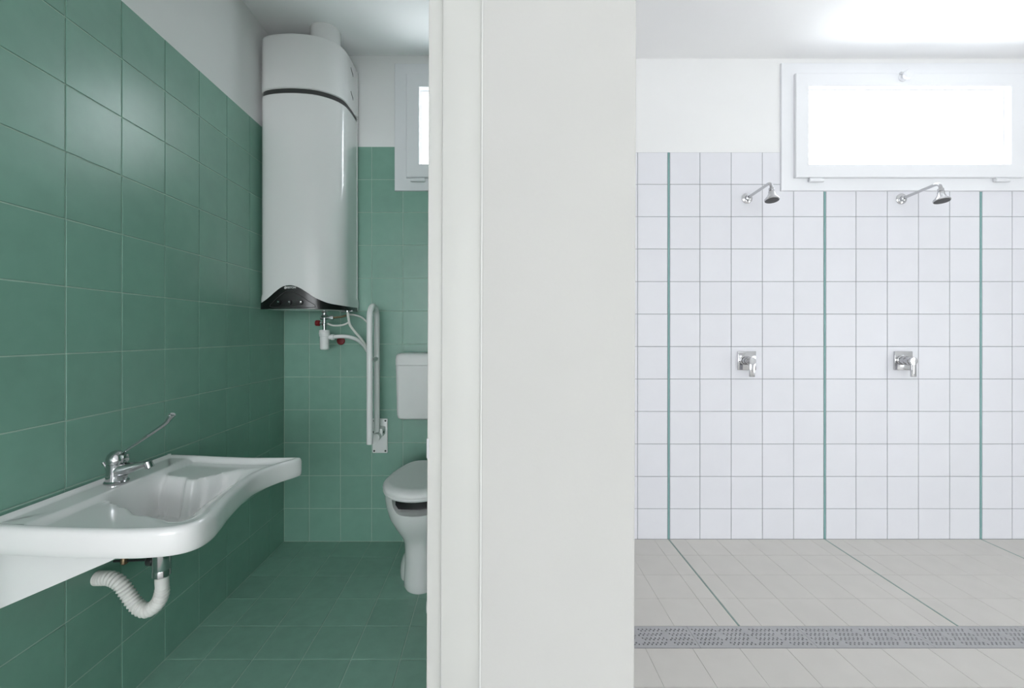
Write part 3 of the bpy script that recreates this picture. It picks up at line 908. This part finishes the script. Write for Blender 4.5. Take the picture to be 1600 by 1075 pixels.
# underside of the bowl
und = []
base2 = inset(0.030)
for k in range(0, 21):
    t = 1 - k / 22
    r = []
    for p in base2:
        q = cb + (p - cb) * t
        r.append(Vector((q.x, q.y, min(hz(q.x, q.y) - 0.020, zrim(q.x) - 0.030))))
    und.append(r)
bm_.loft(und, False, True)
bow = bm_.build('bowl', 'ceramic', basin, 50)
# triangular side supports under the basin
for yb_ in (1.135, 1.64):
    z_t = 0.765
    br = MB().prism([(XL + 0.002, 0, z_t), (-0.93, 0, z_t), (-0.93, 0, z_t - 0.012), (px(172, 0, 1.135).x, 0, px(0, 877, 1.135).z), (XL + 0.002, 0, px(0, 953, 1.135).z)], (0, yb_, 0), (0, yb_ + 0.018, 0))
    br.build('support_bracket', 'ceramic', basin, 0)
# drain hole
MB().lathe([(0.030, 0.0), (0.030, 0.003), (0.024, 0.004), (0.020, 0.002), (0.001, 0.0015)], (-1.087, 1.40, hz(-1.087, 1.40) - 0.0005), (0, 0, 1), 24).build('drain_cover', 'chrome', basin)

# faucet
fx, fy = -1.253, 1.419
fz = hz(fx, fy) + 0.0012
fau = empty('basin_faucet', (fx, fy, fz), 'chrome basin mixer tap with a long clinical lever handle', 'faucet')
fb = MB().lathe([(0.034, 0), (0.0345, 0.004), (0.032, 0.007), (0.0292, 0.009), (0.0280, 0.022), (0.0268, 0.036), (0.0268, 0.052), (0.0275, 0.062), (0.0255, 0.064)], (fx, fy, fz), (0, 0, 1), 28)
fb.build('tap_body', 'chrome', fau, 45)
sp = cr([(fx + 0.004, fy, fz + 0.040), (fx + 0.03, fy, fz + 0.044), (fx + 0.06, fy, fz + 0.052), (fx + 0.09, fy, fz + 0.060), (fx + 0.112, fy, fz + 0.064)], False, 6)
spo = MB().tube(sp, lambda t: 0.0255 - 0.0155 * ss(t * 1.25), 18).build('spout', 'chrome', fau, 50)
MB().lathe([(0.010, -0.012), (0.0125, -0.010), (0.0125, 0.010), (0.011, 0.012), (0.001, 0.0125)], (fx + 0.108, fy, fz + 0.058), (0.35, 0, -0.94), 18).build('aerator', 'chrome', spo)
cap = MB().lathe([(0.0275, 0), (0.0285, 0.004), (0.0282, 0.016), (0.0245, 0.028), (0.0165, 0.037), (0.008, 0.041), (0.0005, 0.042)], (fx, fy, fz + 0.064), (0.06, 0, 1), 28)
capo = cap.build('lever_cap', 'chrome', fau, 50)
MB().box(fx + 0.012, fx + 0.034, fy - 0.013, fy + 0.013, fz + 0.066, fz + 0.094, 0.005, 2).build('lever_block', 'chrome', capo)
pA = Vector((fx + 0.020, fy, fz + 0.096)); pB = px(257, 663, fy); pC = px(264, 655, fy); pD = px(269, 648, fy)
lv = cr([pA, pA.lerp(pB, 0.5), pB, pC, pD], False, 6)
rg = []
for i, p in enumerate(lv):
    t = (lv[min(i + 1, len(lv) - 1)] - lv[max(i - 1, 0)]).normalized()
    side = Vector((0, 1, 0)); n = t.cross(side)
    s_ = i / (len(lv) - 1)
    hw_, th_ = 0.007 + 0.006 * ss((s_ - 0.55) / 0.4), 0.0030 + 0.0022 * ss(s_ / 0.5) + 0.0022 * ss((s_ - 0.7) / 0.3)
    rg.append([p + side * hw_ * c_ + n * th_ * d_ for c_, d_ in ((1, -0.5), (1, 0.5), (0.6, 1), (-0.6, 1), (-1, 0.5), (-1, -0.5), (-0.6, -1), (0.6, -1))])
MB().loft(rg).build('lever', 'chrome', capo, 50)
MB().lathe([(0.006, -0.003), (0.0078, -0.001), (0.0078, 0.004), (0.006, 0.006)], pD + Vector((-0.001, 0, -0.002)), (0.55, 0, 0.83), 20, 1.6).build('lever_end', 'chrome', capo)
MB().tube([(fx - 0.026, fy - 0.004, fz + 0.02), (fx - 0.032, fy - 0.004, fz + 0.052), (fx - 0.040, fy - 0.004, fz + 0.066)], lambda t: 0.003 + 0.003 * ss((t - 0.5) * 2), 10).build('lift_rod', 'chrome', fau)

# basin waste
dr = empty('basin_waste_pipe', (-1.087, 1.40, 0.40), 'white corrugated flexible waste hose with a chrome fitting under the washbasin', 'waste pipe')
MB().lathe([(0.020, 0.612), (0.020, 0.60), (0.026, 0.598), (0.0265, 0.545), (0.0255, 0.542), (0.0262, 0.540), (0.0262, 0.522), (0.023, 0.518), (0.019, 0.517)], (-1.087, 1.40, 0), (0, 0, 1), 28).build('chrome_fitting', 'chrome', dr)
hp = [(-1.087, 1.40, 0.530), (-1.087, 1.40, 0.505), (-1.086, 1.40, 0.478), (-1.090, 1.40, 0.450), (-1.105, 1.40, 0.424), (-1.135, 1.402, 0.404), (-1.165, 1.405, 0.410), (-1.190, 1.408, 0.432), (-1.212, 1.41, 0.460),
      (-1.236, 1.412, 0.487), (-1.268, 1.415, 0.501), (-1.300, 1.418, 0.500), (-1.3205, 1.42, 0.499)]
hpp = cr(hp, False, 30)


def hr(t):
    base = 0.0195 + 0.0015 * ss((t - 0.15) / 0.1)
    if t < 0.14: return base
    amp = 0.0021 * ss((t - 0.14) / 0.05)
    return base + amp * math.sin(t * 2 * math.pi * 36)


MB().tube(hpp, hr, 20).build('corrugated_hose', 'hoseplastic', dr, 60)
rp = MB().tube([(-1.245, 1.40, 0.566), (-1.11, 1.40, 0.572)], 0.004, 8); rp.build('linkage_rod', 'dsteel', dr)
MB().lathe([(0.009, 0), (0.011, 0.004), (0.011, 0.022), (0.006, 0.026)], (-1.21, 1.40, 0.582), (0, 0, -1), 10).build('linkage_clip', 'brass', dr)
MB().lathe([(0.011, 0), (0.015, 0.004), (0.015, 0.02), (0.011, 0.024)], (-1.135, 1.40, 0.567), (1, 0, 0), 12).build('linkage_nut', 'dsteel', dr)


# ------------------------------------------------------------------ shower heads
sx_, sz_ = px(1167, 0, YS).x, px(0, 310, YS).z
sh = empty('wall_shower', (sx_, YS, sz_), 'chrome shower head on a short arm, left of the window', 'shower head', 'wall shower heads')
MB().lathe([(0.034, 0.0005), (0.034, 0.004), (0.028, 0.008), (0.018, 0.010), (0.016, 0.022), (0.011, 0.024)], (sx_, YS, sz_), (0, -1, 0), 32).build('wall_flange', 'chrome', sh)
ye = 2.495
arm = cr([(sx_, YS - 0.01, sz_), (sx_, 2.66, sz_ + 0.006), (sx_, 2.56, sz_ + 0.014), (sx_, ye + 0.028, sz_ + 0.017), (sx_, ye + 0.010, sz_ + 0.014), (sx_, ye - 0.002, sz_ + 0.003), (sx_, ye - 0.006, sz_ - 0.020)], False, 6)
MB().tube(arm, 0.0088, 16).build('arm', 'chrome', sh, 50)
dh = Vector((-0.06, -0.16, -1)).normalized(); oh = Vector((sx_, ye - 0.005, sz_ - 0.016))
hd = MB().lathe([(0.0105, 0), (0.0145, 0.002), (0.0145, 0.016), (0.012, 0.018), (0.0165, 0.022), (0.0165, 0.034), (0.019, 0.040), (0.024, 0.050), (0.033, 0.062), (0.0385, 0.070), (0.0385, 0.076), (0.036, 0.078)], oh, dh, 32)
hdo = hd.build('head', 'chrome', sh, 40)
MB().lathe([(0.0355, 0.0775), (0.0355, 0.0795), (0.001, 0.0805)], oh, dh, 32).build('spray_face', 'dgrey', hdo)
sh2 = copy_tree(sh)
sh2.location = (px(1408, 0, YS).x, YS, px(0, 311, YS).z)
sh2['label'] = 'chrome shower head on a short arm, directly below the window'

# ------------------------------------------------------------------ shower mixers
mx0, mz0 = px(1166, 0, YS).x, px(0, 563.5, YS).z
mixr = empty('shower_mixer', (mx0, YS, mz0), 'square chrome shower mixer with lever, on the wall below the left shower head', 'shower mixer', 'wall shower mixers')
MB().box(mx0 - 0.058, mx0 + 0.058, YS - 0.010, YS, mz0 - 0.060, mz0 + 0.060, 0.003, 2).build('wall_plate', 'chrome', mixr)
ax, az = mx0 - 0.016, mz0 + 0.002
MB().lathe([(0.031, 0.008), (0.031, 0.016), (0.027, 0.018), (0.027, 0.042), (0.0262, 0.044), (0.0262, 0.046), (0.027, 0.048), (0.027, 0.074), (0.024, 0.078)], (ax, YS, az), (0, -1, 0), 32).build('cartridge', 'chrome', mixr)
lvm = MB().lathe([(0.024, 0.078), (0.025, 0.080), (0.025, 0.090), (0.022, 0.093), (0.001, 0.094)], (ax, YS, az), (0, -1, 0), 32)
lvm.box(ax - 0.0165, ax + 0.0165, YS - 0.093, YS - 0.081, az - 0.098, az, 0.004, 2)
lvm.build('lever', 'chrome', mixr, 40)
mix2 = copy_tree(mixr)
mix2.location = (px(1410, 0, YS).x, YS, mz0)
mix2['label'] = 'square chrome shower mixer with lever, on the wall below the right shower head'
